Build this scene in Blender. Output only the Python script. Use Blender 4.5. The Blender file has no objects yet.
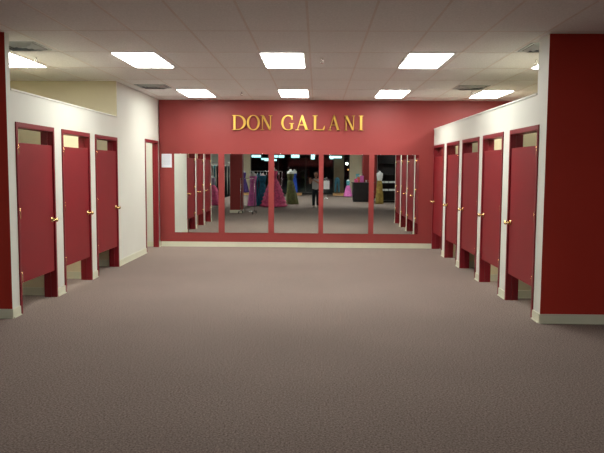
import bpy, bmesh, math, random
from mathutils import Vector, Matrix
random.seed(7)
PI = math.pi
C = bpy.context.scene.collection
S = bpy.context.scene

# ------------------------------------------------------------------ materials
def mat(name, col, rough=0.6, metal=0.0, spec=0.4, emit=None, strength=0.0,
        noise=None, bump=None, coat=0.0):
    m = bpy.data.materials.new(name); m.use_nodes = True
    nt = m.node_tree; b = nt.nodes['Principled BSDF']
    b.inputs['Base Color'].default_value = (*col, 1)
    b.inputs['Roughness'].default_value = rough
    b.inputs['Metallic'].default_value = metal
    b.inputs['Specular IOR Level'].default_value = spec
    b.inputs['Coat Weight'].default_value = coat
    if emit:
        b.inputs['Emission Color'].default_value = (*emit, 1)
        b.inputs['Emission Strength'].default_value = strength
    tc = nt.nodes.new('ShaderNodeTexCoord')
    if noise:                                   # (scale, other colour, detail)
        n = nt.nodes.new('ShaderNodeTexNoise'); n.inputs['Scale'].default_value = noise[0]
        n.inputs['Detail'].default_value = noise[2] if len(noise) > 2 else 4
        r = nt.nodes.new('ShaderNodeValToRGB')
        r.color_ramp.elements[0].position = 0.35; r.color_ramp.elements[1].position = 0.65
        r.color_ramp.elements[0].color = (*col, 1); r.color_ramp.elements[1].color = (*noise[1], 1)
        nt.links.new(tc.outputs['Object'], n.inputs['Vector'])
        nt.links.new(n.outputs['Fac'], r.inputs['Fac'])
        nt.links.new(r.outputs['Color'], b.inputs['Base Color'])
    if bump:                                    # (scale, strength, distance)
        n2 = nt.nodes.new('ShaderNodeTexNoise'); n2.inputs['Scale'].default_value = bump[0]
        n2.inputs['Detail'].default_value = 3
        bp = nt.nodes.new('ShaderNodeBump'); bp.inputs['Strength'].default_value = bump[1]
        bp.inputs['Distance'].default_value = bump[2]
        nt.links.new(tc.outputs['Object'], n2.inputs['Vector'])
        nt.links.new(n2.outputs['Fac'], bp.inputs['Height'])
        nt.links.new(bp.outputs['Normal'], b.inputs['Normal'])
    return m

def k(col, f): return tuple(min(1, c * f) for c in col)
CREAM = (0.64, 0.655, 0.60)
M = {}
M['cream'] = mat('cream_paint', CREAM, 0.55, spec=0.3, noise=(1.4, k(CREAM, .96)), bump=(90, .15, .002))
BEIGE = (0.68, 0.62, 0.44)
M['beige'] = mat('beige_paint', BEIGE, 0.55, spec=0.3, noise=(1.4, k(BEIGE, .96)), bump=(90, .15, .002))
M['cream_base'] = mat('cream_rubber_base', (0.62, 0.63, 0.50), 0.45, noise=(3, (0.58, 0.59, 0.47)))
RED = (0.27, 0.040, 0.038)
M['redwall'] = mat('red_wall_paint', RED, 0.5, spec=0.35, noise=(1.2, k(RED, .93)), bump=(80, .2, .002))
DRED = (0.215, 0.0095, 0.0155)
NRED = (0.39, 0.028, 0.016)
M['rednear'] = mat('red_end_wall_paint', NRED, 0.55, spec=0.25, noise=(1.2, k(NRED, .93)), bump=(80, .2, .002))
M['reddoor'] = mat('red_door_paint', DRED, 0.5, spec=0.25, noise=(2.5, k(DRED, .93)), bump=(40, .08, .002))
M['redframe'] = mat('red_frame_paint', (0.19, 0.009, 0.016), 0.40, spec=0.35, noise=(4, (0.18, 0.0085, 0.015)))
M['brass'] = mat('polished_brass', (0.82, 0.66, 0.34), 0.25, 1.0, noise=(12, (0.76, 0.60, 0.30)))
M['gold'] = mat('gold_leaf_metal', (0.74, 0.46, 0.12), 0.30, 1.0, noise=(9, (0.82, 0.48, 0.10)))
M['goldside'] = mat('dark_gold_edge', (0.36, 0.20, 0.05), 0.45, 1.0, noise=(9, (0.30, 0.17, 0.04)))  # darker gold for letter sides and pins
M['chrome'] = mat('chrome', (0.75, 0.76, 0.78), 0.15, 1.0, noise=(9, (0.70, 0.71, 0.73)))
M['whitemetal'] = mat('white_enamel', (0.75, 0.75, 0.72), 0.4, noise=(6, (0.72, 0.72, 0.69)))
M['vent'] = mat('grey_vent_metal', (0.42, 0.45, 0.45), 0.5, noise=(6, (0.38, 0.41, 0.41)))
M['dark'] = mat('dark_void', (0.01, 0.012, 0.013), 0.6, noise=(6, (0.015, 0.017, 0.018)))
M['tbar'] = mat('ceiling_grid_paint', (0.70, 0.64, 0.61), 0.6, noise=(6, (0.66, 0.60, 0.57)))
M['diff'] = mat('fluorescent_diffuser', (0.9, 0.9, 0.9), 0.5, emit=(0.985, 0.975, 0.90), strength=25.5, noise=(40, (0.88, 0.88, 0.88)))
M['diffshop'] = mat('fluorescent_diffuser_shop', (0.9, 0.9, 0.9), 0.5, emit=(0.97, 0.98, 0.93), strength=33.0, noise=(40, (0.88, 0.88, 0.88)))  # shop panels, set stronger than the others to brighten the mirrored gowns
M['difffront'] = mat('fluorescent_diffuser_front', (0.9, 0.9, 0.9), 0.5, emit=(0.985, 0.98, 0.90), strength=6.8, noise=(40, (0.88, 0.88, 0.88)))  # front row strength lowered to darken the floor near the camera
M['strip'] = mat('cool_strip_lamp', (0.8, 0.9, 0.9), 0.5, emit=(0.55, 0.95, 1.0), strength=2.2, noise=(40, (0.8, 0.88, 0.88)))
M['amber'] = mat('amber_lamp', (0.9, 0.5, 0.2), 0.5, emit=(1.0, 0.45, 0.15), strength=3, noise=(40, (0.8, 0.48, 0.18)))
M['paper'] = mat('notice_paper', (0.74, 0.78, 0.86), 0.7, noise=(30, (0.72, 0.76, 0.84)))
M['ink'] = mat('faint_print', (0.48, 0.52, 0.60), 0.8, noise=(30, (0.52, 0.56, 0.64)))
M['wood'] = mat('pale_orange_wood', (0.62, 0.36, 0.16), 0.5, noise=(8, (0.52, 0.29, 0.12)))
M['black'] = mat('black_lacquer', (0.018, 0.016, 0.018), 0.35, noise=(5, (0.026, 0.022, 0.022)))
M['maroon'] = mat('dark_maroon_paint', (0.20, 0.018, 0.016), 0.55, noise=(2, (0.185, 0.016, 0.014)))
M['olivewall'] = mat('brown_post_paint', (0.14, 0.105, 0.055), 0.6, noise=(2, (0.11, 0.085, 0.045)))
M['skin'] = mat('skin', (0.50, 0.28, 0.19), 0.5, noise=(20, (0.46, 0.25, 0.17)))
M['white_cloth'] = mat('white_cloth', (0.66, 0.68, 0.68), 0.8, noise=(14, (0.58, 0.60, 0.61)))
M['alu'] = mat('dark_bronze_metal', (0.04, 0.04, 0.04), 0.4, 0.6, noise=(8, (0.03, 0.03, 0.03)))
def cloth(name, c, f=.6): return mat(name, c, 0.65, noise=(11, k(c, f)), bump=(30, .5, .01))
M['pink'] = cloth('hot_pink_tulle', (0.92, 0.13, 0.34), .6)
M['magenta'] = cloth('orchid_satin', (0.75, 0.18, 0.55), .7)
M['teal'] = cloth('teal_satin', (0.01, 0.20, 0.32))
M['navy'] = cloth('royal_blue_satin', (0.02, 0.09, 0.60))
M['olive'] = cloth('olive_satin', (0.11, 0.12, 0.035))
M['mustard'] = cloth('mustard_satin', (0.36, 0.25, 0.05))
M['purple'] = cloth('purple_satin', (0.09, 0.04, 0.22))
M['orange'] = cloth('orange_satin', (0.65, 0.18, 0.05))
M['blackcloth'] = cloth('black_satin', (0.012, 0.014, 0.018))
M['tealdark'] = cloth('dark_teal_cloth', (0.02, 0.07, 0.085))
M['lilac'] = cloth('pale_lilac_cloth', (0.50, 0.42, 0.62), .8)
M['cyan'] = cloth('cyan_cloth', (0.10, 0.42, 0.50))
M['wine'] = cloth('wine_satin', (0.16, 0.02, 0.03))
M['jeans'] = cloth('blue_denim', (0.04, 0.17, 0.24))
M['darkjeans'] = cloth('dark_denim', (0.018, 0.028, 0.04))
M['hair'] = mat('dark_brown_hair', (0.025, 0.015, 0.01), 0.6, noise=(50, (0.035, 0.02, 0.012)))

# mirror silvering
m = bpy.data.materials.new('mirror_silver'); m.use_nodes = True
b = m.node_tree.nodes['Principled BSDF']
b.inputs['Base Color'].default_value = (0.84, 0.88, 0.85, 1); b.inputs['Metallic'].default_value = 1
b.inputs['Roughness'].default_value = 0.0
M['mirror'] = m
# clear shop-front glass: mostly transparent with a thin gloss
m = bpy.data.materials.new('window_glass'); m.use_nodes = True
nt = m.node_tree; nt.nodes.clear()
o = nt.nodes.new('ShaderNodeOutputMaterial'); mx = nt.nodes.new('ShaderNodeMixShader')
tr = nt.nodes.new('ShaderNodeBsdfTransparent'); gl = nt.nodes.new('ShaderNodeBsdfGlossy')
tr.inputs[0].default_value = (.90, .95, .95, 1); gl.inputs['Roughness'].default_value = 0.02
fr = nt.nodes.new('ShaderNodeFresnel'); fr.inputs[0].default_value = 1.45
nt.links.new(fr.outputs[0], mx.inputs[0]); nt.links.new(tr.outputs[0], mx.inputs[1])
nt.links.new(gl.outputs[0], mx.inputs[2]); nt.links.new(mx.outputs[0], o.inputs[0])
M['glass'] = m

# carpet: short speckled loop pile
m = bpy.data.materials.new('speckled_carpet'); m.use_nodes = True
nt = m.node_tree; b = nt.nodes['Principled BSDF']; b.inputs['Roughness'].default_value = 0.95
b.inputs['Specular IOR Level'].default_value = 0.1
tc = nt.nodes.new('ShaderNodeTexCoord')
n1 = nt.nodes.new('ShaderNodeTexNoise'); n1.inputs['Scale'].default_value = 75; n1.inputs['Detail'].default_value = 5
n1.inputs['Roughness'].default_value = 0.75
r1 = nt.nodes.new('ShaderNodeValToRGB'); e = r1.color_ramp.elements
e[0].position = .34; e[0].color = (0.070, 0.052, 0.043, 1); e[1].position = .66; e[1].color = (0.37, 0.298, 0.265, 1)
n2 = nt.nodes.new('ShaderNodeTexNoise'); n2.inputs['Scale'].default_value = 0.9; n2.inputs['Detail'].default_value = 3
r2 = nt.nodes.new('ShaderNodeValToRGB'); e = r2.color_ramp.elements
e[0].position = .3; e[0].color = (0.92, 0.92, 0.92, 1); e[1].position = .7; e[1].color = (1, 1, 1, 1)
mu = nt.nodes.new('ShaderNodeMixRGB'); mu.blend_type = 'MULTIPLY'; mu.inputs[0].default_value = 1
bp = nt.nodes.new('ShaderNodeBump'); bp.inputs['Strength'].default_value = .35; bp.inputs['Distance'].default_value = .004
nt.links.new(tc.outputs['Object'], n1.inputs['Vector']); nt.links.new(tc.outputs['Object'], n2.inputs['Vector'])
nt.links.new(n1.outputs['Fac'], r1.inputs['Fac']); nt.links.new(n2.outputs['Fac'], r2.inputs['Fac'])
nt.links.new(r1.outputs['Color'], mu.inputs[1]); nt.links.new(r2.outputs['Color'], mu.inputs[2])
nt.links.new(mu.outputs[0], b.inputs['Base Color'])
nt.links.new(n1.outputs['Fac'], bp.inputs['Height']); nt.links.new(bp.outputs['Normal'], b.inputs['Normal'])
M['carpet'] = m

# ceiling tiles: speckled mineral fibre
m = mat('ceiling_tile', (0.81, 0.81, 0.81), 0.9, spec=0.1, noise=(55, (0.71, 0.71, 0.71), 6), bump=(70, .5, .004))
M['tile'] = m

# ------------------------------------------------------------------ mesh helpers
class MB:
    def __init__(s): s.bm = bmesh.new()
    def box(s, x0, x1, y0, y1, z0, z1, mi=0):
        v = [s.bm.verts.new(p) for p in ((x0,y0,z0),(x1,y0,z0),(x1,y1,z0),(x0,y1,z0),(x0,y0,z1),(x1,y0,z1),(x1,y1,z1),(x0,y1,z1))]
        for f in ((0,3,2,1),(4,5,6,7),(0,1,5,4),(1,2,6,5),(2,3,7,6),(3,0,4,7)):
            fc = s.bm.faces.new([v[i] for i in f]); fc.material_index = mi
        return s
    def tube(s, p0, p1, r0, r1=None, n=10, mi=0, caps=True):
        r1 = r0 if r1 is None else r1
        p0, p1 = Vector(p0), Vector(p1); d = (p1 - p0).normalized()
        a = d.orthogonal().normalized(); b_ = d.cross(a)
        A = [s.bm.verts.new(p0 + (a*math.cos(t)+b_*math.sin(t))*r0) for t in [2*PI*i/n for i in range(n)]]
        B = [s.bm.verts.new(p1 + (a*math.cos(t)+b_*math.sin(t))*r1) for t in [2*PI*i/n for i in range(n)]]
        for i in range(n):
            f = s.bm.faces.new((A[i], A[(i+1)%n], B[(i+1)%n], B[i])); f.smooth = True; f.material_index = mi
        if caps:
            s.bm.faces.new(A[::-1]).material_index = mi; s.bm.faces.new(B).material_index = mi
        return s
    def path(s, pts, r, n=8):
        for a, b_ in zip(pts[:-1], pts[1:]): s.tube(a, b_, r, r, n)
        return s
    def lathe(s, prof, n=32, cx=0, cy=0, sx=1, sy=1, fn=None, off=None):
        """prof: list of (z, r); fn(theta, z) multiplies r; off(z) -> (dx, dy)"""
        rings = []
        for z, r in prof:
            ox, oy = off(z) if off else (0, 0)
            rings.append([s.bm.verts.new((cx + ox + math.cos(t)*r*sx*(fn(t, z) if fn else 1),
                                          cy + oy + math.sin(t)*r*sy*(fn(t, z) if fn else 1), z))
                          for t in [2*PI*i/n for i in range(n)]])
        for R0, R1 in zip(rings[:-1], rings[1:]):
            for i in range(n):
                f = s.bm.faces.new((R0[i], R0[(i+1)%n], R1[(i+1)%n], R1[i])); f.smooth = True
        s.bm.faces.new(rings[0][::-1]); s.bm.faces.new(rings[-1])
        return s
    def ball(s, c, r, sx=1, sy=1, sz=1, n=12):
        g = bmesh.ops.create_uvsphere(s.bm, u_segments=n, v_segments=max(6, n//2+2), radius=r)
        for v in g['verts']:
            v.co = Vector((v.co.x*sx, v.co.y*sy, v.co.z*sz)) + Vector(c)
            for f in v.link_faces: f.smooth = True
        return s
    def build(s, name, material, parent=None, bevel=0, loc=None, rotz=0):
        bmesh.ops.recalc_face_normals(s.bm, faces=s.bm.faces)
        if bevel:
            bmesh.ops.bevel(s.bm, geom=[e for e in s.bm.edges if len(e.link_faces) == 2 and e.calc_face_angle(0) > .6],
                            offset=bevel, segments=2, affect='EDGES', profile=.6)
        me = bpy.data.meshes.new(name); s.bm.to_mesh(me); s.bm.free()
        for mm in (material if isinstance(material, (list, tuple)) else [material]): me.materials.append(mm)
        o = bpy.data.objects.new(name, me); C.objects.link(o)
        if parent: o.parent = parent
        if loc: o.location = loc
        o.rotation_euler.z = rotz
        return o

def tag(o, label, cat, group=None, kind=None):
    o['label'] = label; o['category'] = cat
    if group: o['group'] = group
    if kind: o['kind'] = kind
    return o
def thing(name, label, cat, loc=(0,0,0), rotz=0, group=None, kind=None):
    o = bpy.data.objects.new(name, None); C.objects.link(o); o.empty_display_size = .2
    o.location = loc; o.rotation_euler.z = rotz
    return tag(o, label, cat, group, kind)
def dup(root, loc, label, rotz=0, group=None):
    r = root.copy(); C.objects.link(r); r.location = loc; r.rotation_euler.z = rotz
    r['label'] = label
    if group: r['group'] = group
    for ch in list(root.children):
        c = ch.copy(); C.objects.link(c); c.parent = r
        for g in list(ch.children):
            d = g.copy(); C.objects.link(d); d.parent = c
    return r

# ------------------------------------------------------------------ dimensions
D = 13.88            # far mirror wall
XL, XR = -3.23, 2.348
TH = 0.13            # partition thickness
HC = 2.986           # ceiling
HP = 2.407           # stall partition height
HD = 2.087           # door frame height
YNL, YNR = 7.06, 7.097
YB = 10.967
XLB, XRB = -5.0, 4.6
SX0, SX1, SY = -8.0, 8.0, -15.5   # shop floor extents behind the camera
LD = [(7.244, 8.300), (8.557, 9.610), (9.854, 10.935)]
LD4 = (12.716, 13.73)
RD = [(7.322, 8.399), (8.704, 9.752), (9.991, 11.119), (11.391, 12.446), (12.738, 13.845)]

def st(o, label, cat): return tag(o, label, cat, kind='structure')

# ------------------------------------------------------------------ shell
st(MB().box(SX0, SX1, SY, D + .15, -.1, 0).build('floor', M['carpet']), 'brown mauve speckled carpet covering the whole fitting area', 'floor')
cl = st(MB().box(SX0, SX1, SY, D + .15, HC, HC + .12).build('ceiling', M['tile']), 'suspended ceiling of speckled off white tiles in a grid', 'ceiling')
g = MB()
x = -2.49 - .597 * 9
while x < SX1:
    if x > SX0: g.box(x - .011, x + .011, -1.0, D, HC - .002, HC + .01)
    x += .597
y = 6.98 - 1.254 * 6
while y < D:
    g.box(SX0, SX1, y - .011, y + .011, HC - .002, HC + .01)
    y += 1.254
g.build('grid_bar', M['tbar'], cl)

wf = st(MB().box(XL, XRB, D, D + .15, 0, HC).build('wall_far', M['redwall']), 'far red wall carrying the gold letters and five mirrors', 'wall')
wfl = st(MB().box(XLB, XL, D - .06, D + .15, 0, HC).build('wall_far_left', M['cream']), 'cream wall seen through the open doorway beside the notice', 'wall')

# left wall, with openings
w = MB()
edges = [YNL + .1] + [v for d in LD for v in d] + [YB]
for a, b_ in zip(edges[0::2], edges[1::2]): w.box(XL - TH, XL, a, b_, 0, HP)
for a, b_ in LD: w.box(XL - TH, XL, a, b_, HD, HP)
w.build('wall_left', M['cream']); wl = bpy.data.objects['wall_left']
st(wl, 'left cream partition stopping short of the ceiling, holding three red stall doors', 'partition wall')
MB().box(XL - TH - .012, XL + .012, YNL + .1, YB, HP, HP + .022).build('cap_strip', M['cream'], wl, bevel=.004)
w = MB()
w.box(XL - .085, XL, YB, LD4[0], 0, HC).box(XL - .085, XL, LD4[1], D, 0, HC).box(XL - .085, XL, LD4[0], LD4[1], 2.15, HC)
o = w.build('wall_left_far', [M['cream'], M['beige']])
for p in o.data.polygons:
    if p.normal.y < -.9 and p.center.y < YB + .01: p.material_index = 1
st(o, 'left full height cream wall between stalls and mirror wall', 'wall')
st(MB().box(XLB, XL - .085, YB, YB + .12, 0, HC).build('wall_left_cross', M['beige']), 'beige cross wall closing the back of the left stalls', 'wall')
st(MB().box(XLB - .12, XLB, YNL, D, 0, HC).build('wall_left_outer', M['beige']), 'cream outer wall behind the left stalls', 'wall')
# near-left wall: red face towards the camera, cream end
w = MB().box(SX0, XL, YNL, YNL + .1, 0, HC)
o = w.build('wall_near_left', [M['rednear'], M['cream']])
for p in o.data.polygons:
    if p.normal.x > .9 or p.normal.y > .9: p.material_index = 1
st(o, 'dark red wall at the left edge facing the camera, with cream end', 'wall')

# right wall
w = MB()
edges = [YNR + .1] + [v for d in RD for v in d] + [D]
for a, b_ in zip(edges[0::2], edges[1::2]): w.box(XR, XR + TH, a, b_, 0, HP)
for a, b_ in RD: w.box(XR, XR + TH, a, b_, HD, HP)
wr = w.build('wall_right', M['cream'])
st(wr, 'right cream partition stopping short of the ceiling, holding five red stall doors', 'partition wall')
MB().box(XR - .012, XR + TH + .012, YNR + .33, D, HP, HP + .022).build('cap_strip', M['cream'], wr, bevel=.004)
w = MB().box(XR, SX1, YNR, YNR + .1, 0, HC).box(XR, XR + TH, YNR + .1, YNR + .33, HP, HC)
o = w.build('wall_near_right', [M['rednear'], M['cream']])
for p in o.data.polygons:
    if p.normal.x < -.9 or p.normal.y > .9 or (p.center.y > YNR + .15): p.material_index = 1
st(o, 'dark red wall at the right edge facing the camera, with cream corner', 'wall')
st(MB().box(XRB, XRB + .12, YNR, D, 0, HC).build('wall_right_outer', M['beige']), 'cream outer wall behind the right stalls', 'wall')

# dividers between the stalls
def divider(name, x0, x1, y, label):
    o = MB().box(x0, x1, y, y + .09, 0, HP).build(name, M['beige']); st(o, label, 'partition wall')
    base = MB().box(x0, x1, y - .014, y, 0, .1).box(x0, x1, y - .022, y, 0, .014)
    base.build('cove_base', M['cream_base'], o, bevel=.003)
divider('wall_left_divider', XLB, XL - TH, 8.385, 'cream divider behind the nearest left stall door')
divider('wall_left_divider', XLB, XL - TH, 9.69, 'cream divider behind the middle left stall door')
for y_, t in ((8.51, 'nearest'), (9.83, 'second nearest'), (11.21, 'middle'), (12.55, 'second farthest')):
    divider('wall_right_divider', XR + TH, XRB, y_, 'cream divider behind the %s right stall door' % t)

# baseboards (cove profile: tall face and a short toe)
def base_y(mb, x, side, y0, y1):     # along Y, on the +x (side=1) or -x face
    a, b_ = (x, x + .012 * side), (x, x + .024 * side)
    mb.box(min(a), max(a), y0, y1, 0, .1).box(min(b_), max(b_), y0, y1, 0, .012)
def base_x(mb, y, x0, x1):           # along X, facing -y
    mb.box(x0, x1, y - .012, y, 0, .1).box(x0, x1, y - .024, y, 0, .012)
mb = MB()
for a, b_ in ((YNL, LD[0][0]), (LD[0][1], LD[1][0]), (LD[1][1], LD[2][0]), (LD[2][1], LD4[0]), (LD4[1], D)): base_y(mb, XL, 1, a, b_)
st(mb.build('baseboard_left', M['cream_base'], bevel=.002), 'cream rubber base along the left wall between the doors', 'baseboard')
mb = MB()
for a, b_ in ((YNR, RD[0][0]), (RD[0][1], RD[1][0]), (RD[1][1], RD[2][0]), (RD[2][1], RD[3][0]), (RD[3][1], RD[4][0])): base_y(mb, XR, -1, a, b_)
st(mb.build('baseboard_right', M['cream_base'], bevel=.002), 'cream rubber base along the right wall between the doors', 'baseboard')
mb = MB(); base_x(mb, D, XL + .024, XR - .01); st(mb.build('baseboard_far', M['cream_base'], bevel=.002), 'cream base under the mirrors on the far wall', 'baseboard')
mb = MB(); base_x(mb, YNL, SX0, XL + .012); st(mb.build('baseboard_near_left', M['cream_base'], bevel=.002), 'cream base under the near left red wall', 'baseboard')
mb = MB(); base_x(mb, YNR, XR - .012, SX1); st(mb.build('baseboard_near_right', M['cream_base'], bevel=.002), 'cream base under the near right red wall', 'baseboard')
mb = MB(); base_x(mb, D - .06, XLB, XL - .085); base_x(mb, YB, XLB, XL - TH)
st(mb.build('baseboard_back_rooms', M['cream_base'], bevel=.002), 'cream base inside the left stalls and open room', 'baseboard')

# ------------------------------------------------------------------ doors
def frame(mb, side, x, y0, y1, top, TH=TH):
    """U-shaped painted jamb lining the opening, a little proud of both faces"""
    xa, xb = (x - TH - .012, x + .014) if side < 0 else (x - .014, x + TH + .012)
    t = .042
    mb.box(xa, xb, y0, y0 + t, 0, top).box(xa, xb, y1 - t, y1, 0, top).box(xa, xb, y0 + t, y1 - t, top - .055, top)
    # stop moulding
    sx = x - .075 if side < 0 else x + .055
    mb.box(sx, sx + .02, y0 + t, y0 + t + .012, 0, top - .055).box(sx, sx + .02, y1 - t - .012, y1 - t, 0, top - .055)
    return mb
def stall_door(n, side, y0, y1, which):
    """side -1 = left wall (X=XL, faces +x), +1 = right wall. Hinges on the near edge, handle on the far edge."""
    x = XL if side < 0 else XR
    root = thing('door_%d' % n, which, 'door', (x, y0, 0), kind='structure')
    mb = MB(); frame(mb, side, 0, 0, y1 - y0, HD); mb.build('door_frame', M['redframe'], root, bevel=.003)
    s = -side                                     # towards the corridor
    W = y1 - y0
    xs = sorted((-.004 * s, -.042 * s))
    pan = MB().box(xs[0], xs[1], .047, W - .047, .335, 1.868).build('door_panel', M['reddoor'], root, bevel=.003)
    for z in (.41, 1.10, 1.80):
        h = MB(); h.tube((.007 * s, .046, z - .06), (.007 * s, .046, z + .06), .0075, n=10)
        xx = sorted((-.003 * s, .0015 * s)); h.box(xx[0], xx[1], .05, .088, z - .055, z + .055)
        h.build('hinge', M['brass'], pan)
    h = MB(); yk = W - .047 - .065
    h.tube((-.006 * s, yk, .97), (.012 * s, yk, .97), .036, .030, 20)
    h.tube((.010 * s, yk, .97), (.05 * s, yk, .97), .012, .012, 12)
    h.ball((.060 * s, yk, .97), .026, sx=.85, n=16)
    h.path([(.056 * s, yk, .97), (.060 * s, yk - .06, .968), (.052 * s, yk - .115, .966)], .008)
    h.build('handle', M['brass'], pan)
    MB().box(*sorted((-.046 * s, -.012 * s)), W - .0475, W - .042, .93, 1.01).build('strike_plate', M['brass'], root)
    return root
n = 1
for (a, b_), t in zip(LD, ('nearest', 'middle', 'farthest')):
    stall_door(n, -1, a, b_, '%s of the three red stall doors in the left wall' % t); n += 1
# open doorway at the far left: frame only, with its door swung into the room
r = thing('door_4', 'tall red framed open doorway beside the paper notice', 'doorway', (XL, LD4[0], 0), kind='structure')
mb = MB(); frame(mb, -1, 0, 0, LD4[1] - LD4[0], 2.15, .085); mb.build('door_frame', M['redframe'], r, bevel=.003)
n = 5
for (a, b_), t in zip(RD, ('nearest', 'second nearest', 'middle', 'second farthest', 'farthest')):
    stall_door(n, 1, a, b_, '%s of the five red stall doors in the right wall' % t); n += 1

# ------------------------------------------------------------------ mirrors
mlab = ['leftmost of the five wall mirrors, next to the paper notice',
        'second wall mirror from the left, between the notice end and the centre',
        'middle wall mirror of five, under the gold letters',
        'fourth wall mirror from the left, under the last gold letters',
        'rightmost of the five wall mirrors, nearest the right stall doors']
for (x0, x1), lb in zip([(-2.922, -2.022), (-1.895, -.999), (-.880, .026), (.123, 1.043), (1.150, 2.050)], mlab):
    r = thing('wall_mirror', lb, 'mirror', ((x0 + x1) / 2, D, 1.095), group='frameless mirrors on the red wall')
    hw, hh = (x1 - x0) / 2, .803
    MB().box(-hw, hw, -.009, -.001, -hh, hh).build('mirror_pane', M['mirror'], r)
    for cx, cz in ((-hw * .72, hh), (hw * .72, hh), (-hw * .72, -hh), (hw * .72, -hh), (-hw, 0.05), (hw, 0.05)):
        c_ = MB()
        if abs(cz) > .5: c_.box(cx - .009, cx + .009, -.013, -.0005, cz - .008, cz + .008)
        else: c_.box(cx - .008, cx + .008, -.013, -.0005, cz - .009, cz + .009)
        c_.tube((cx, -.0125, cz), (cx, -.015, cz), .005, .004, 8)
        c_.build('clip', M['chrome'], r)

# paper notice
r = thing('wall_notice', 'white paper notice taped beside the leftmost mirror', 'notice', (-3.079, D, 1.757))
MB().box(-.105, .105, -.004, -.0008, -.138, .138).build('sheet', M['paper'], r)
mb = MB()
for i in range(9):
    z = .10 - i * .023; L = random.uniform(.055, .082)
    mb.box(-L, L, -.0048, -.0038, z - .003, z + .003)
mb.build('print', M['ink'], r)

# ------------------------------------------------------------------ gold letters
def arc(cx, cy, rx, ry, a0, a1, n=20): return [(cx + rx*math.cos(math.radians(a0+(a1-a0)*i/n)), cy + ry*math.sin(math.radians(a0+(a1-a0)*i/n))) for i in range(n+1)]
def R_(x0, y0, x1, y1): return [[(x0, y0), (x1, y0), (x1, y1), (x0, y1)]]
# each glyph: (width, [solids]); a solid is an outline or (outer, inner) ring; unit height 1
def serif(x, y, w, h=.05): return [[(x - w/2, y), (x + w/2, y), (x + w/2, y + h*.45), (x + w*.12, y + h), (x - w*.12, y + h), (x - w/2, y + h*.45)]]
def tserif(x, y, w, h=.05): return [[(x - w/2, y), (x - w/2, y - h*.45), (x - w*.12, y - h), (x + w*.12, y - h), (x + w/2, y - h*.45), (x + w/2, y)]]
def ring(o_, i_): return [(o_, i_)]
G = {}
G['I'] = R_(.09, .02, .24, .98) + serif(.165, 0, .33) + tserif(.165, 1, .33)
G['L'] = R_(.10, .02, .25, .98) + serif(.175, 0, .34) + tserif(.175, 1, .34) + [[(.2, 0), (.78, 0), (.85, .30), (.80, .30), (.68, .06), (.2, .06)]]
G['D'] = R_(.10, .02, .25, .98) + serif(.15, 0, .3) + tserif(.15, 1, .3) + \
    ring([(.2, 0)] + arc(.40, .5, .58, .5, -90, 90, 22) + [(.2, 1)], [(.2, .05)] + arc(.38, .5, .42, .45, -90, 90, 22) + [(.2, .95)])
G['O'] = ring(arc(.5, .5, .5, .52, 0, 360, 36)[:-1], arc(.5, .5, .33, .465, 0, 360, 36)[:-1])
G['N'] = R_(.12, .02, .19, .96) + R_(.74, .0, .81, .98) + serif(.155, 0, .27) + tserif(.775, 1, .27) + \
    [[(.02, 1), (.02, .97), (.12, .94), (.68, 0), (.81, 0), (.81, .05), (.26, 1)]]
G['A'] = [[(.17, .0), (.12, .0), (.46, 1.03), (.53, 1.03), (.50, .90)], [(.46, 1.03), (.54, 1.03), (.92, 0), (.74, 0), (.43, .88)]] + \
    R_(.25, .33, .70, .38) + serif(.145, 0, .28) + serif(.83, 0, .34)
def garc():
    o_ = arc(.52, .5, .50, .52, 52, 308, 30); i_ = arc(.53, .5, .35, .465, 308, 52, 30)
    return [o_ + i_]
G['G'] = garc() + R_(.72, .10, .86, .44) + tserif(.78, .47, .34) + [[(.79, .70), (.84, .70), (.84, 1.0), (.80, .98), (.77, .90)]]
def glyph(ch, x0, x1):
    raw = G[ch]; flat = [p for s in raw for p in (s[0] if isinstance(s, tuple) else s)]
    w0, w1 = min(p[0] for p in flat), max(p[0] for p in flat); sx = (x1 - x0) / (w1 - w0); H = .293; dp = .045
    bm = bmesh.new()
    tf = lambda p: ((p[0] - w0) * sx - (x1 - x0) / 2, p[1] * H)
    def prism(pts, bevel=.012):
        pts = [tf(p) for p in pts]; n = len(pts)
        area = sum(pts[i][0]*pts[(i+1)%n][1] - pts[(i+1)%n][0]*pts[i][1] for i in range(n))
        if area < 0: pts.reverse()
        F_ = [bm.verts.new((p[0], -dp, p[1])) for p in pts]; B_ = [bm.verts.new((p[0], -.012, p[1])) for p in pts]
        bm.faces.new(F_); bm.faces.new(B_[::-1])
        for i in range(n):
            f = bm.faces.new((F_[(i+1)%n], F_[i], B_[i], B_[(i+1)%n])); f.material_index = 1
    for s in raw:
        if isinstance(s, tuple):
            a, b_ = s; n = len(a)
            A = [tf(p) for p in a]; B = [tf(p) for p in b_]
            rows = [[bm.verts.new((p[0], y_, p[1])) for p in P_] for P_, y_ in ((A, -.012), (A, -dp), (B, -dp), (B, -.012))]
            for q in range(4):
                P_, Q_ = rows[q], rows[(q + 1) % 4]
                for i in range(n):
                    f = bm.faces.new((P_[i], P_[(i+1)%n], Q_[(i+1)%n], Q_[i])); f.material_index = 0 if q == 1 else 1
        else: prism(s)
    bmesh.ops.recalc_face_normals(bm, faces=bm.faces)
    me = bpy.data.meshes.new('gold_letter'); bm.to_mesh(me); bm.free()
    me.materials.append(M['gold']); me.materials.append(M['goldside'])
    return me
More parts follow.
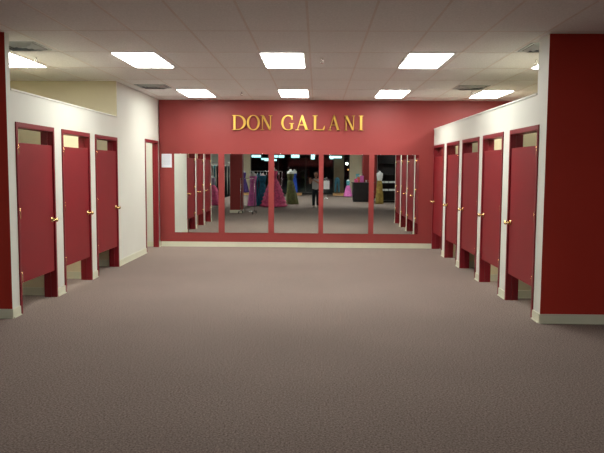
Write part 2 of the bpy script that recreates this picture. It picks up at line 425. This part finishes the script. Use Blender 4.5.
word = [('D', -1.735, -1.452, 'letter D, first of the sign'), ('O', -1.438, -1.170, 'letter O, the only round closed one'),
        ('N', -1.156, -.920, 'letter N ending the first word'), ('G', -.740, -.484, 'letter G starting the second word'),
        ('A', -.456, -.174, 'letter A right after the G'), ('L', -.108, .147, 'letter L, the only one of its kind'),
        ('A', .200, .455, 'letter A between the L and the last N'), ('N', .535, .749, 'letter N of the second word'),
        ('I', .822, .917, 'letter I ending the sign')]
for ch, a, b_, lb in word:
    r = thing('gold_letter', 'raised gold serif ' + lb, 'sign letter', ((a + b_) / 2, D, 2.386), group='gold letters on the red wall')
    o = bpy.data.objects.new('letter_body', glyph(ch, a, b_)); C.objects.link(o); o.parent = r
    for qx in ((-.03, .03) if ch in 'IL' else (-.09, .09)):
        qq = {'I': (.0 if qx < 0 else 0, .05 if qx < 0 else .24), 'L': (-.09 if qx < 0 else .03, .2 if qx < 0 else .01), 'A': (qx * .9, .05)}.get(ch, (qx * .95, .147))
        MB().tube((qq[0], -.02, qq[1]), (qq[0], -.0005, qq[1]), .004, n=6).build('mounting_pin', M['goldside'], r)

# ------------------------------------------------------------------ ceiling lights
LW, LL = .55, 1.17
def make_light(material):
    r = thing('ceiling_light', '', 'ceiling light', (0, 0, HC))
    f = MB(); t = .022; w, l = LW / 2, LL / 2
    f.box(-w, w, -l, -l + t, -.012, .01).box(-w, w, l - t, l, -.012, .01).box(-w, -w + t, -l + t, l - t, -.012, .01).box(w - t, w, -l + t, l - t, -.012, .01)
    f.build('frame', M['whitemetal'], r)
    d = MB().box(-w + t, w - t, -l + t, l - t, -.020, -.002); d.build('diffuser', material, r, bevel=.006)
    return r
xs5 = [-3.98, -2.225, -.44, 1.345, 3.135]
xn = dict(zip(xs5, ('far left', 'left', 'middle', 'right', 'far right')))
protoL = None; protoN = None; protoD = None
rows = [(5.04, 'front row nearest the camera', M['difffront'], xs5[1:4]),
        (8.81, 'second row, halfway down the room', M['diff'], xs5),
        (12.60, 'back row close to the red wall', M['diff'], xs5)]
for yy, rn, mm, xs in rows:
    for xx in xs:
        lb = '%s glowing ceiling panel light in the %s' % (xn[xx], rn)
        if not protoL: protoL = make_light(mm); protoL.location = (xx, yy, HC); protoL['label'] = lb; protoL['group'] = 'fluorescent ceiling panels'
        elif mm is not M['difffront'] and not protoN: protoN = make_light(mm); protoN.location = (xx, yy, HC); protoN['label'] = lb; protoN['group'] = 'fluorescent ceiling panels'
        else: dup(protoN or protoL, (xx, yy, HC), lb, group='fluorescent ceiling panels')
for yy, rn in ((-3.0, 'row just behind the camera'), (-6.8, 'row over the sales counter'), (-10.6, 'row near the shop windows')):
    for xx, nn in ((-5.8, 'outer left'), (-2.2, 'inner left'), (1.37, 'inner right'), (4.95, 'outer right')):
        lb = '%s panel light of the %s' % (nn, rn)
        if not protoD: protoD = make_light(M['diffshop']); protoD.location = (xx, yy, HC); protoD['label'] = lb; protoD['group'] = 'shop ceiling panels'
        else: dup(protoD, (xx, yy, HC), lb, group='shop ceiling panels')

# vents
def make_vent():
    r = thing('ceiling_vent', '', 'ceiling vent', (0, 0, HC)); h = .26
    f = MB(); f.box(-h, h, -h, -h + .03, -.01, .005).box(-h, h, h - .03, h, -.01, .005).box(-h, -h + .03, -h + .03, h - .03, -.01, .005).box(h - .03, h, -h + .03, h - .03, -.01, .005)
    f.build('frame', M['vent'], r)
    MB().box(-h + .03, h - .03, -h + .03, h - .03, -.003, .004).build('backing', M['dark'], r)
    for i in range(4):
        a = h - .05 - i * .052; b_ = a - .036
        l = MB()
        ring_o = [l.bm.verts.new(p) for p in ((-a, -a, -.004), (a, -a, -.004), (a, a, -.004), (-a, a, -.004))]
        ring_i = [l.bm.verts.new(p) for p in ((-b_, -b_, -.03), (b_, -b_, -.03), (b_, b_, -.03), (-b_, b_, -.03))]
        ring_t = [l.bm.verts.new(p) for p in ((-b_, -b_, -.026), (b_, -b_, -.026), (b_, b_, -.026), (-b_, b_, -.026))]
        for q in range(4):
            l.bm.faces.new((ring_o[q], ring_o[(q+1)%4], ring_i[(q+1)%4], ring_i[q]))
            l.bm.faces.new((ring_i[q], ring_i[(q+1)%4], ring_t[(q+1)%4], ring_t[q]))
            l.bm.faces.new((ring_t[q], ring_t[(q+1)%4], ring_o[(q+1)%4], ring_o[q]))
        l.build('louver', M['vent'], r)
    return r
v = make_vent(); v.location = (-3.40, 7.84, HC); v['label'] = 'square air diffuser in the ceiling over the near left stall'; v['group'] = 'square ceiling diffusers'
dup(v, (-2.79, 11.60, HC), 'square air diffuser near the top of the full height left wall')
dup(v, (2.58, 7.86, HC), 'square air diffuser in the ceiling beside the near right post')
dup(v, (2.56, 11.60, HC), 'square air diffuser over the far right stalls')
# sprinklers
def make_spr():
    r = thing('ceiling_sprinkler', '', 'sprinkler', (0, 0, HC))
    MB().tube((0, 0, .002), (0, 0, -.006), .036, .033, 20).build('escutcheon', M['whitemetal'], r)
    h = MB(); h.tube((0, 0, -.005), (0, 0, -.03), .011, .009, 10)
    h.path([(-.010, 0, -.028), (-.018, 0, -.045), (-.004, 0, -.062)], .003); h.path([(.010, 0, -.028), (.018, 0, -.045), (.004, 0, -.062)], .003)
    h.tube((0, 0, -.060), (0, 0, -.064), .020, .020, 14); h.build('sprinkler_head', M['chrome'], r)
    return r
s_ = make_spr(); s_.location = (-3.55, 8.62, HC); s_['label'] = 'small fire sprinkler on the ceiling over the left stalls'; s_['group'] = 'fire sprinklers'
dup(s_, (.05, 8.65, HC), 'small fire sprinkler right of the middle ceiling panel')
dup(s_, (-1.38, 12.4, HC), 'small fire sprinkler in the back row near the gold letters')
dup(s_, (2.72, 8.70, HC), 'small fire sprinkler beside the near right post')
dup(s_, (2.70, 12.15, HC), 'small fire sprinkler by the far right diffuser')

# ------------------------------------------------------------------ the shop behind the camera (seen in the mirrors)
st(MB().box(SX0 - .12, SX0, SY, YNL, 0, HC).build('wall_shop_left', M['cream']), 'cream side wall of the sales floor on the left', 'wall')
st(MB().box(SX1, SX1 + .12, SY, YNR, 0, HC).build('wall_shop_right', M['maroon']), 'dark maroon side wall of the sales floor on the right', 'wall')
st(MB().box(SX0, -5.2, SY - .15, SY, 0, HC).build('wall_shop_rear_left', M['cream']), 'pale rear wall left of the shop windows', 'wall')
st(MB().box(2.85, SX1, SY - .15, SY, 0, HC).build('wall_shop_rear_right', M['maroon']), 'dark maroon rear wall right of the shop windows', 'wall')
def column(x0, x1, y0, y1, m_, label, base=True):
    o = MB().box(x0, x1, y0, y1, 0, HC).build('pillar', m_); st(o, label, 'pillar')
    if base:
        b2 = MB().box(x0 - .014, x1 + .014, y0 - .014, y1 + .014, 0, .11); b2.build('cove_base', M['cream_base'], o, bevel=.003)
    return o
column(-3.16, -2.72, 2.68, 3.14, M['maroon'], 'freestanding dark red pillar with a pale base, seen in the second mirror')
column(-4.70, -4.24, SY, SY + .35, M['beige'], 'cream pillar between the left shop window and the pale wall')
column(2.02, 2.78, SY, SY + .35, M['beige'], 'cream pillar behind the counter, seen in the fourth mirror')
column(2.34, 3.00, -8.1, -7.5, M['maroon'], 'dark red pillar behind the sales counter')
column(1.04, 1.66, SY, SY + .3, M['olivewall'], 'brown post between the shop windows', base=False)
# windows
def window(n, x0, x1, label, mull):
    r = thing('window_%d' % n, label, 'window', (0, SY, 0), kind='structure')
    f = MB(); t = .05
    f.box(x0, x1, -.1, 0, 0, .12).box(x0, x1, -.1, 0, HC - .06, HC).box(x0, x0 + t, -.1, 0, .12, HC - .06).box(x1 - t, x1, -.1, 0, .12, HC - .06)
    for q in mull: f.box(q - t / 2, q + t / 2, -.1, 0, .12, HC - .06)
    f.build('window_frame', M['alu'], r)
    cuts = [x0 + t] + [c for q in mull for c in (q - t / 2, q + t / 2)] + [x1 - t]
    for a, b_ in zip(cuts[0::2], cuts[1::2]): MB().box(a, b_, -.056, -.048, .12, HC - .06).build('pane', M['glass'], r)
window(1, -5.2, -4.70, 'narrow dark shop window beside the pale wall', [])
window(2, -4.24, 1.04, 'wide dark shop window behind the gowns', [-2.5, -.75])
window(3, 1.66, 2.02, 'narrow dark shop window beside the brown post', [])
window(4, 2.78, 2.85, 'sliver of dark glass at the cream pillar', [])
# dark concourse outside the windows
cc = MB(); cc.box(-14, 12, -92, SY - .15, -.12, -.02).build('floor_concourse', M['dark']); st(bpy.data.objects['floor_concourse'], 'dark floor outside the shop windows', 'floor')
st(MB().box(-14, 12, -92, SY - .15, 3.6, 3.7).build('ceiling_concourse', M['dark']), 'dark ceiling outside the shop windows', 'ceiling')
st(MB().box(-14, 12, -92.1, -92, -.02, 3.6).build('wall_concourse_end', M['dark']), 'black end of the hall outside', 'wall')
st(MB().box(-14.1, -14, -92, SY - .15, -.02, 3.6).build('wall_concourse_left', M['dark']), 'black left side of the hall outside', 'wall')
st(MB().box(12, 12.1, -92, SY - .15, -.02, 3.6).build('wall_concourse_right', M['dark']), 'black right side of the hall outside', 'wall')
def hang(x, y, z, w, h, m_, label, cat='lamp', d=.5):
    r = thing('hanging_lamp', label, cat, (x, y, z), group='lamps in the dark hall outside')
    MB().box(-w/2, w/2, -d/2, d/2, -h/2, h/2).build('lamp_tube', m_, r, bevel=.02)
    for q in (-1, 1): MB().tube((q*w*.35, 0, h/2), (q*w*.35, 0, 3.6 - z), .01, n=6).build('suspension_wire', M['alu'], r)
for a in [(-5.35, -30.5, 2.68, 1.0, .20, 'strip lamp nearest in the left row outside, seen in the second mirror'),
          (-5.2, -41, 2.60, .9, .16, 'strip lamp second in the left row outside'),
          (-5.9, -58, 2.72, 1.5, .22, 'strip lamp farthest in the left row outside'),
          (-3.35, -32, 2.70, .85, .20, 'strip lamp outside above the pink gown'),
          (-1.95, -32, 2.72, .7, .26, 'strip lamp outside above the blue gown'),
          (-.42, -32, 2.72, .32, .5, 'short bright lamp outside above the photographer'),
          (1.50, -32, 2.62, .8, .24, 'added glowing strip for a window reflection outside beside the brown post')]:  # this one stands in for a light reflected in the window
    hang(*a[:5], M['strip'], a[5])
r = thing('hanging_lamp', 'added glowing strip for a window reflection in front of the brown post', 'lamp', (1.12, -14.9, 2.36), group='added window reflections')  # no real lamp: added strip imitating a light reflected in the glass
MB().box(-.38, .38, -.06, .06, -.06, .06).build('lamp_tube', M['strip'], r, bevel=.02)
for q in (-.25, .25): MB().tube((q, 0, .06), (q, 0, HC - 2.36), .006, n=6).build('suspension_wire', M['alu'], r)
hang(2.47 - .1, -27.5, 2.06, .14, .16, M['diff'], 'small white lamp outside beside the cream pillar', d=.14)
hang(2.50, -27, 1.58, .16, .12, M['amber'], 'small amber lamp outside beside the cream pillar', d=.14)

# platforms
for x0, x1, y0, lb in ((-1.9, -.95, -14.7, 'low pale wood display platform under the blue gown'),
                       (.95, 1.88, -14.7, 'low pale wood display platform under the jeans form'),
                       (-4.9, -4.15, -14.7, 'low pale wood display platform under the purple gown')):
    r = thing('display_platform', lb, 'platform', ((x0 + x1) / 2, y0 + .45, 0), group='display platforms by the windows')
    w = (x1 - x0) / 2
    MB().box(-w, w, -.4, .4, .10, .14).build('deck', M['wood'], r, bevel=.004)
    MB().box(-w + .02, w - .02, -.38, .38, 0, .10).build('plinth', M['wood'], r)

# dress forms
def bust(mb, z0, sc=1.0):
    """torso and neck of a dress form, waist at z0"""
    mb.lathe([(z0, .115*sc), (z0 + .10*sc, .125*sc), (z0 + .22*sc, .155*sc), (z0 + .33*sc, .165*sc), (z0 + .40*sc, .16*sc), (z0 + .445*sc, .11*sc),
              (z0 + .46*sc, .06*sc), (z0 + .52*sc, .052*sc), (z0 + .535*sc, .03*sc)], 24, sy=.68)
def gown(label, loc, top, waist, hem_r, mats, zb=0.0, ruff=0.0, folds=11, lean=(0, 0), bodice_mat=None, bare=.12, group='gowns on display', rot=0.0, base=.0):
    """dress on a white dress form with stand: bust + stand + bodice + skirt"""
    r = thing('gown_on_dress_form', label, 'gown', loc, rot, group)
    sc = (top - waist) / .535
    b_ = MB(); bust(b_, waist, sc); b_.build('bust', M['white_cloth'], r)
    stn = MB(); stn.tube((0, 0, base + .02), (0, 0, waist), .015, n=10); stn.lathe([(base + .0, .16), (base + .012, .15), (base + .022, .03)], 20)
    stn.build('stand', M['chrome'], r)
    bd = MB(); bt = waist + (.42 - bare) * sc
    bd.lathe([(waist - .03, .125*sc), (waist + .06*sc, .130*sc), (waist + .18*sc, .158*sc), (bt - .02, .180*sc), (bt, .174*sc)], 28, sy=.74,
             fn=lambda t, z: 1 + .015 * math.sin(9*t + z*30))
    bd.build('bodice', bodice_mat or mats, r)
    sk = MB(); prof = []; N = 22; r0 = .125 * sc; ph = random.random() * 6
    for i in range(N + 1):
        u = i / N; z = waist - (waist - zb - .02) * u
        rr = r0 + (hem_r - r0) * (u ** .75)
        if ruff: rr *= 1 + ruff * (((u * 7) % 1.0) - .5) * (.3 + u)
        prof.append((z, rr))
    prof = prof[::-1]
    def fn(t, z):
        u = (waist - z) / (waist - zb)
        return 1 + (.07 * u) * math.sin(folds * t + ph) + (.03 * u) * math.sin((2*folds + 3) * t + 2*ph + z * 6) + (ruff * .25 * math.sin(17*t + z * 40) if ruff else 0)
    def off(z):
        u = (waist - z) / (waist - zb); return (lean[0]*u, lean[1]*u)
    sk.lathe(prof, 72, fn=fn, sy=.9, off=off); sk.build('skirt', mats, r)
    return r
gown('hot pink ruffled ball gown on a white dress form', (-1.84, -1.0, 0), 1.66, 1.20, .55, M['pink'], ruff=.16, folds=13, bare=.05)
gown('slim orchid pink gown beside the ball gown', (-2.76, -1.45, 0), 1.49, .98, .18, M['magenta'], lean=(-.05, 0), folds=7, bare=.1)
gown('olive green satin gown behind the ball gown', (-1.22, -3.1, 0), 1.60, 1.08, .28, M['olive'], lean=(.10, 0), folds=8, bare=.10)
gown('royal blue gown on a white form on the window platform', (-1.42, -14.2, .14), 1.45, .98, .22, M['navy'], folds=7, bare=.18, base=.0)
gown('purple gown on the window platform by the cream pillar', (-4.55, -14.2, .14), 1.38, .92, .24, M['purple'], folds=7, bare=.05, lean=(.12, 0))
gown('mustard skirt and white top form beside the dark shelves', (2.90, -4.1, 0), 1.54, 1.09, .19, M['mustard'], folds=7, bodice_mat=M['white_cloth'], bare=.02)
gown('small cyan and magenta party dress by the counter', (1.80, -12.3, 0), 1.02, .66, .26, M['magenta'], folds=9, bodice_mat=M['cyan'], bare=.02)
gown('pink tulle gown at the end of the left clothes rack', (-4.60, -2.0, 0), 1.30, .88, .50, M['pink'], ruff=.10, folds=11, bodice_mat=M['lilac'], bare=.02)

# clothes rails with hanging clothes
def rail(label, x0, x1, y, h, group='clothes rails'):
    r = thing('clothes_rail', label, 'clothes rail', ((x0+x1)/2, y, 0), group=group); w = (x1 - x0) / 2
    MB().tube((-w, 0, h), (w, 0, h), .014, n=10).build('rail', M['chrome'], r)
    for s in (-1, 1):
        MB().tube((s*w, 0, .05), (s*w, 0, h), .014, n=10).build('upright', M['chrome'], r)
        f = MB(); f.tube((s*w, -.24, .05), (s*w, .24, .05), .013, n=8)
        for q in (-.24, .24): f.tube((s*w, q, .0), (s*w, q, .05), .02, .014, 8)
        f.build('foot', M['chrome'], r)
    return r
def hung(label, x, y, h, ln, m_, w=.21, flare=1.25, rot=PI/2, group='hanging dresses on the rails', sh=0.0):
    r = thing('hanging_dress', label, 'dress', (x, y, h), rot, group)
    hk = MB(); hk.path([(0, 0, -.075), (0, 0, -.02), (.012, 0, .012), (0, 0, .024), (-.016, 0, .018)], .005, 6)
    hk.path([(-w*.85, 0, -.13), (0, 0, -.075), (w*.85, 0, -.13), (-w*.85, 0, -.13)], .010, 6); hk.build('hanger', M['whitemetal'], r)
    d = MB(); prof = [(-ln, w*flare), (-ln*.6, w*(.55 + flare*.3)), (-ln*.38, w*.62), (-.26, w*.85), (-.15, w*.95), (-.105, w*.55), (-.095, w*.25)]
    ph = random.random()*6
    d.lathe(prof, 28, sy=.22, fn=lambda t, z: 1 + .07*math.sin(6*t+ph)*min(1, -z/ln + .2), off=lambda z: (sh * (-z/ln), 0))
    d.build('dress_body', m_, r)
rail('chrome clothes rail behind the pink ball gown', -2.95, -1.55, -2.0, 1.50)
cl_ = [('orange', 1.05), ('teal', 1.35), ('teal', 1.3), ('blackcloth', 1.4), ('blackcloth', 1.35), ('tealdark', 1.2), ('wine', 1.2), ('white_cloth', .9), ('wine', 1.25)]
cn = {'orange': 'orange', 'teal': 'teal', 'blackcloth': 'black', 'tealdark': 'dark teal', 'wine': 'wine red', 'white_cloth': 'white'}
pos = ['first', 'second', 'third', 'fourth', 'fifth', 'sixth', 'seventh', 'eighth', 'ninth', 'tenth', 'eleventh', 'twelfth']
for i, (c_, ln) in enumerate(cl_):
    hung('%s dress, %s along the rail behind the ball gown' % (cn[c_], pos[i]), -2.76 + i*.135, -2.0, 1.49, ln, M[c_], w=.20 if i else .15, flare=1.15, rot=PI/2)
# teal gown standing just left of the ball gown
gown('long teal satin gown between the orchid and pink gowns', (-2.36, -1.60, 0), 1.42, .95, .17, M['teal'], lean=(-.10, 0), folds=7, bodice_mat=M['teal'], bare=.0)
rail('chrome clothes rail at the far left of the sales floor', -5.3, -3.9, -2.9, 1.86)
cl2 = ['tealdark', 'blackcloth', 'tealdark', 'blackcloth', 'cyan', 'blackcloth', 'tealdark', 'blackcloth', 'tealdark', 'blackcloth']
cn['cyan'] = 'cyan'
for i, c_ in enumerate(cl2):
    hung('%s dress, %s along the far left rail' % (cn[c_], pos[i]), -5.15 + i*.128, -2.9, 1.85, 1.55 + .08*math.sin(i*2), M[c_], w=.22, flare=1.1, rot=PI/2)

# empty rolling garment rack beside the red pillar
r = thing('rolling_rack', 'empty chrome rolling rack on black casters by the red pillar', 'clothes rack', (-2.48, 3.42, 0), .25)
MB().path([(-.28, 0, .09), (-.28, 0, 1.25), (.24, 0, 1.25), (.24, 0, .09)], .011).build('hoop', M['chrome'], r)
MB().path([(-.28, -.2, .09), (-.28, .2, .09)], .013).path([(.24, -.2, .09), (.24, .2, .09)], .013).path([(-.28, 0, .09), (.24, 0, .09)], .011).build('base_frame', M['chrome'], r)
for cx in (-.28, .24):
    for cy in (-.2, .2):
        MB().tube((cx - .014, cy, .037), (cx + .014, cy, .037), .036, n=16).tube((cx, cy, .04), (cx, cy, .09), .008, n=8).build('caster', M['black'], r)

# counter with things on it
r = thing('sales_counter', 'black sales counter seen in the fourth mirror', 'counter', (2.26, -6.3, 0))
MB().box(-.5, .55, -.36, .36, .08, .93).build('counter_body', M['black'], r, bevel=.006)
MB().box(-.47, .52, -.33, .33, 0, .08).build('plinth', M['dark'], r)
MB().box(-.54, .59, -.40, .40, .93, .965).build('counter_top', M['black'], r, bevel=.005)
def tote(x, y, m_, label, w=.09, h=.18, z=.965):
    r = thing('gift_bag', label, 'bag', (x, y, z), group='bags on the counter')
    mb = MB(); b0 = [(-w, -.05), (w, -.05), (w, .05), (-w, .05)]
    mb.box(-w, w, -.05, .05, 0, h); mb.build('bag_body', m_, r, bevel=.004)
    MB().path([(-w*.5, 0, h), (-w*.4, 0, h + .09), (w*.4, 0, h + .09), (w*.5, 0, h)], .005, 6).build('bag_handle', M['white_cloth'], r)
tote(1.92, -6.1, M['pink'], 'pink gift bag at the left end of the counter')
tote(2.06, -6.25, M['orange'], 'orange gift bag in the middle of the counter bags', h=.26)
tote(2.20, -6.12, M['magenta'], 'orchid gift bag nearest the cups on the counter', h=.33)
tote(2.02, -6.5, M['cyan'], 'cyan gift bag at the back of the counter', h=.42)
for xx, lb in ((2.42, 'left'), (2.58, 'right')):
    tag(MB().lathe([(.0, .030), (.01, .034), (.11, .042), (.115, .040), (.1, .037)], 20).build('white_cup', M['white_cloth'], None, loc=(xx, -6.1, .965)),
        '%s of two white cups on the counter' % lb, 'cup', 'white cups on the counter')

# dark shelves seen in the rightmost mirror
r = thing('display_shelves', 'tall dark display shelves seen in the rightmost mirror', 'shelves', (3.95, -5.4, 0))
MB().box(-1.05, 1.05, -.30, -.27, 0, 2.6).build('back_panel', M['black'], r)
for xx in (-1.05, .0, 1.02): MB().box(xx, xx + .03, -.27, .12, 0, 2.6).build('side_panel', M['black'], r)
for zz in (.08, .55, .93, 1.35, 1.9, 2.57): MB().box(-1.02, 1.02, -.27, .12, zz, zz + .03).build('shelf', M['alu'], r)
q = 0
for zz, zn in ((.58, 'lower'), (.96, 'upper')):
    for xx, nn in ((-.80, 'left'), (-.60, 'second left'), (-.38, 'second right'), (-.18, 'right')):
        r2 = thing('shoe_box', '%s white shoe box on the %s dark shelf' % (nn, zn), 'box', (3.95 + xx, -5.42, zz), group='shoe boxes on the dark shelves')
        MB().box(-.08, .08, -.13, .13, 0, .075).build('box_body', M['white_cloth'], r2)
        MB().box(-.084, .084, -.134, .134, .06, .085).build('box_lid', M['white_cloth'], r2)

# jeans on a leg form, white bag on a stand
def skin_mesh(name, pts, edges_, material, parent, sub=2):
    me = bpy.data.meshes.new(name); me.from_pydata([p[:3] for p in pts], edges_, [])
    o = bpy.data.objects.new(name, me); C.objects.link(o)
    md = o.modifiers.new('skin', 'SKIN'); md.use_smooth_shade = True
    for i, p in enumerate(pts):
        s = me.skin_vertices[0].data[i]; s.radius = (p[3], p[4] if len(p) > 4 else p[3]); s.use_root = (i == 0)
    sb = o.modifiers.new('sub', 'SUBSURF'); sb.levels = sub; sb.render_levels = sub
    dg = bpy.context.evaluated_depsgraph_get(); ev = o.evaluated_get(dg)
    nm = bpy.data.meshes.new_from_object(ev); o.modifiers.clear(); o.data = nm; bpy.data.meshes.remove(me); nm.name = name
    nm.materials.clear(); nm.materials.append(material)
    for p in nm.polygons: p.use_smooth = True
    o.parent = parent
    return o
r = thing('jeans_form', 'blue jeans on a leg form in front of the brown post', 'mannequin', (1.22, -14.2, .14))
skin_mesh('jeans', [(0, 0, .88, .15, .11), (0, 0, 1.0, .13, .10), (-.09, 0, .72, .085), (-.10, 0, .42, .065), (-.11, 0, .06, .062), (.09, 0, .72, .085), (.10, 0, .42, .065), (.11, 0, .06, .062)],
          [(0, 1), (0, 2), (2, 3), (3, 4), (0, 5), (5, 6), (6, 7)], M['jeans'], r)
MB().lathe([(.0, .17), (.012, .16), (.02, .03)], 20).tube((0, 0, .02), (0, 0, .80), .014, n=8).build('stand', M['chrome'], r)

r = thing('bag_stand', 'chrome stand between the photographer and the brown post', 'stand', (.50, -9.6, 0))
MB().lathe([(0, .16), (.015, .15), (.025, .02)], 20).build('foot', M['chrome'], r)
MB().path([(0, 0, .02), (0, 0, 1.18)], .012).path([(0, 0, 1.18), (0, .12, 1.16)], .007).build('pole', M['chrome'], r)
r = thing('white_shopping_bag', 'white shopping bag hanging from the chrome stand', 'bag', (.50, -9.48, .52))
MB().box(-.16, .16, -.03, .03, 0, .46).build('bag_body', M['white_cloth'], r, bevel=.006)
MB().path([(-.08, 0, .46), (-.05, 0, .60), (0, 0, .66), (.05, 0, .60), (.08, 0, .46)], .006, 6).build('bag_handle', M['white_cloth'], r)

# ------------------------------------------------------------------ the photographer
P = thing('person', 'person in white tank top and dark jeans photographing the mirrors', 'person', (-.06, -.52, 0))
# faces +y (towards the mirrors); the person's right arm (+x) and left arm (-x) hold the phone up at -x
body = [(0, 0, .80, .125, .09), (0, 0, .93, .105, .08), (0, 0, 1.05, .12, .085), (0, 0, 1.16, .10, .075), (0, .005, 1.235, .045), (0, .012, 1.285, .042),
        (-.075, 0, .74, .075), (-.085, .01, .42, .052), (-.09, -.01, .10, .036), (-.095, .09, .045, .032),
        (.075, 0, .74, .075), (.085, .0, .42, .052), (.09, -.02, .10, .036), (.10, .08, .045, .032),
        (-.165, 0, 1.170, .055), (-.245, .10, 1.02, .044), (-.27, .30, 1.19, .027),
        (.165, 0, 1.170, .055), (.175, .14, 1.00, .044), (-.06, .31, 1.14, .027)]
skin_mesh('body', body, [(0,1),(1,2),(2,3),(3,4),(4,5),(0,6),(6,7),(7,8),(8,9),(0,10),(10,11),(11,12),(12,13),(3,14),(14,15),(15,16),(3,17),(17,18),(18,19)], M['skin'], P)
hd = MB(); hd.lathe([(1.275, .035), (1.29, .052), (1.315, .066), (1.35, .074), (1.39, .079), (1.43, .077), (1.465, .060), (1.485, .032), (1.49, .01)], 28, cy=.012, sy=1.15)
hd.ball((0, .106, 1.372), .014, sy=1.2, sz=1.5, n=10)                      # nose
for s in (-1, 1): hd.ball((s*.078, .012, 1.378), .02, sx=.4, sy=.8, sz=1.3, n=10)   # ears
hd.build('head', M['skin'], P)
for s in (-1, 1):
    eye = MB().ball((s*.030, .094, 1.392), .009, sy=.55, sz=.7, n=10).build('eye', M['white_cloth'], P)
    MB().ball((s*.030, .0985, 1.392), .0048, sy=.5, n=8).build('iris', M['hair'], eye)
MB().ball((0, .097, 1.335), .02, sy=.4, sz=.28, n=10).build('mouth', M['wine'], P)
hr = MB(); hr.ball((0, -.008, 1.412), .096, sx=.95, sy=1.05, sz=.98, n=20); hr.ball((0, -.065, 1.35), .07, sx=1.0, sy=.6, sz=1.2, n=16)
for v_ in hr.bm.verts:                                                     # open the hair around the face
    if v_.co.y > .045 and v_.co.z < 1.432: v_.co.y = .03; v_.co.x *= 1.0
hr.build('hair', M['hair'], P)
skin_mesh('tank_top', [(0, 0, .74, .172, .13), (0, 0, .82, .175, .13), (0, 0, .94, .165, .125), (0, 0, 1.07, .178, .13), (0, 0, 1.165, .165, .115), (0, 0, 1.215, .085, .07), (-.12, 0, 1.195, .058), (.12, 0, 1.195, .058)],
          [(0,1),(1,2),(2,3),(3,4),(4,5),(4,6),(4,7)], M['white_cloth'], P)
skin_mesh('jeans', [(0, 0, .80, .150, .115), (0, 0, .88, .145, .11), (-.080, 0, .70, .100), (-.089, .008, .42, .075), (-.092, -.008, .06, .066), (.080, 0, .70, .100), (.089, 0, .42, .075), (.092, -.018, .06, .066)],
          [(0,1),(0,2),(2,3),(3,4),(0,5),(5,6),(6,7)], M['darkjeans'], P)
for s in (-1, 1):
    sh = MB(); sh.ball((s*.095, .055, .034), .05, sx=.95, sy=2.3, sz=.68, n=16)
    for v_ in sh.bm.verts: v_.co.z = max(v_.co.z, .003)
    sh.build('shoe', M['black'], P)
def hand(wx, wy, wz, dx, side):
    """palm + four unequal curled fingers around the phone edge and a thumb from the side of the palm"""
    pts = [(wx, wy, wz, .022, .016), (wx + dx*.02, wy + .035, wz + .02, .028, .014), (wx + dx*.03, wy + .065, wz + .035, .030, .013)]
    ed = [(0, 1), (1, 2)]
    skin_mesh('palm', pts, ed, M['skin'], P, 1)
    for i, L in enumerate((.072, .08, .074, .058)):
        z = wz + .058 - i * .021
        f = [(wx + dx*.02, wy + .06, z, .009), (wx + dx*.035, wy + .06 + L*.55, z, .0085), (wx + dx*.055, wy + .06 + L*.80, z, .008), (wx + dx*.085, wy + .06 + L*.82, z, .007)]
        skin_mesh('finger', f, [(0, 1), (1, 2), (2, 3)], M['skin'], P, 1)
    skin_mesh('thumb', [(wx + dx*.02, wy + .02, wz + .03, .011), (wx + dx*.045, wy + .045, wz + .055, .010), (wx + dx*.07, wy + .065, wz + .06, .009)], [(0, 1), (1, 2)], M['skin'], P, 1)
hand(-.27, .30, 1.19, -1 * -1, 1)
hand(-.06, .31, 1.14, -1, -1)
ph = thing('phone', 'black phone held up by the photographer', 'phone', (-.225, -.52 + .392, 1.22))
MB().box(-.070, .070, -.006, .006, -.037, .037).build('phone_body', M['black'], ph, bevel=.004)
MB().tube((-.045, .006, .018), (-.045, .009, .018), .008, n=14).build('phone_lens', M['chrome'], ph)

# ------------------------------------------------------------------ camera
f_, pi_, ya, ro, hc = 680., .0841, .0222, .0061, 1.6
Fw = Vector((-math.cos(pi_)*math.sin(ya), math.cos(pi_)*math.cos(ya), -math.sin(pi_)))
R0 = Vector((math.cos(ya), math.sin(ya), 0)); U0 = Vector((-math.sin(pi_)*math.sin(ya), math.sin(pi_)*math.cos(ya), math.cos(pi_)))
Rv = math.cos(ro)*R0 + math.sin(ro)*U0; Uv = math.cos(ro)*U0 - math.sin(ro)*R0
cam = bpy.data.cameras.new('camera'); cam.sensor_width = 36; cam.lens = f_ / 604 * 36; cam.clip_end = 300; cam.clip_start = .05
co = bpy.data.objects.new('camera', cam); C.objects.link(co)
mw = Matrix(((Rv.x, Uv.x, -Fw.x, 0), (Rv.y, Uv.y, -Fw.y, 0), (Rv.z, Uv.z, -Fw.z, hc), (0, 0, 0, 1)))
co.matrix_world = mw
S.camera = co

w = bpy.data.worlds.new('world'); S.world = w; w.use_nodes = True
w.node_tree.nodes['Background'].inputs[0].default_value = (0.01, 0.011, 0.012, 1)
w.node_tree.nodes['Background'].inputs[1].default_value = 0.3
S.view_settings.view_transform = 'Standard'; S.view_settings.look = 'None'
S.view_settings.gamma = 1; S.view_settings.use_curve_mapping = False
S.view_settings.exposure = 0.0
S.cycles.max_bounces = 10; S.cycles.diffuse_bounces = 5; S.cycles.glossy_bounces = 6; S.cycles.transparent_max_bounces = 12
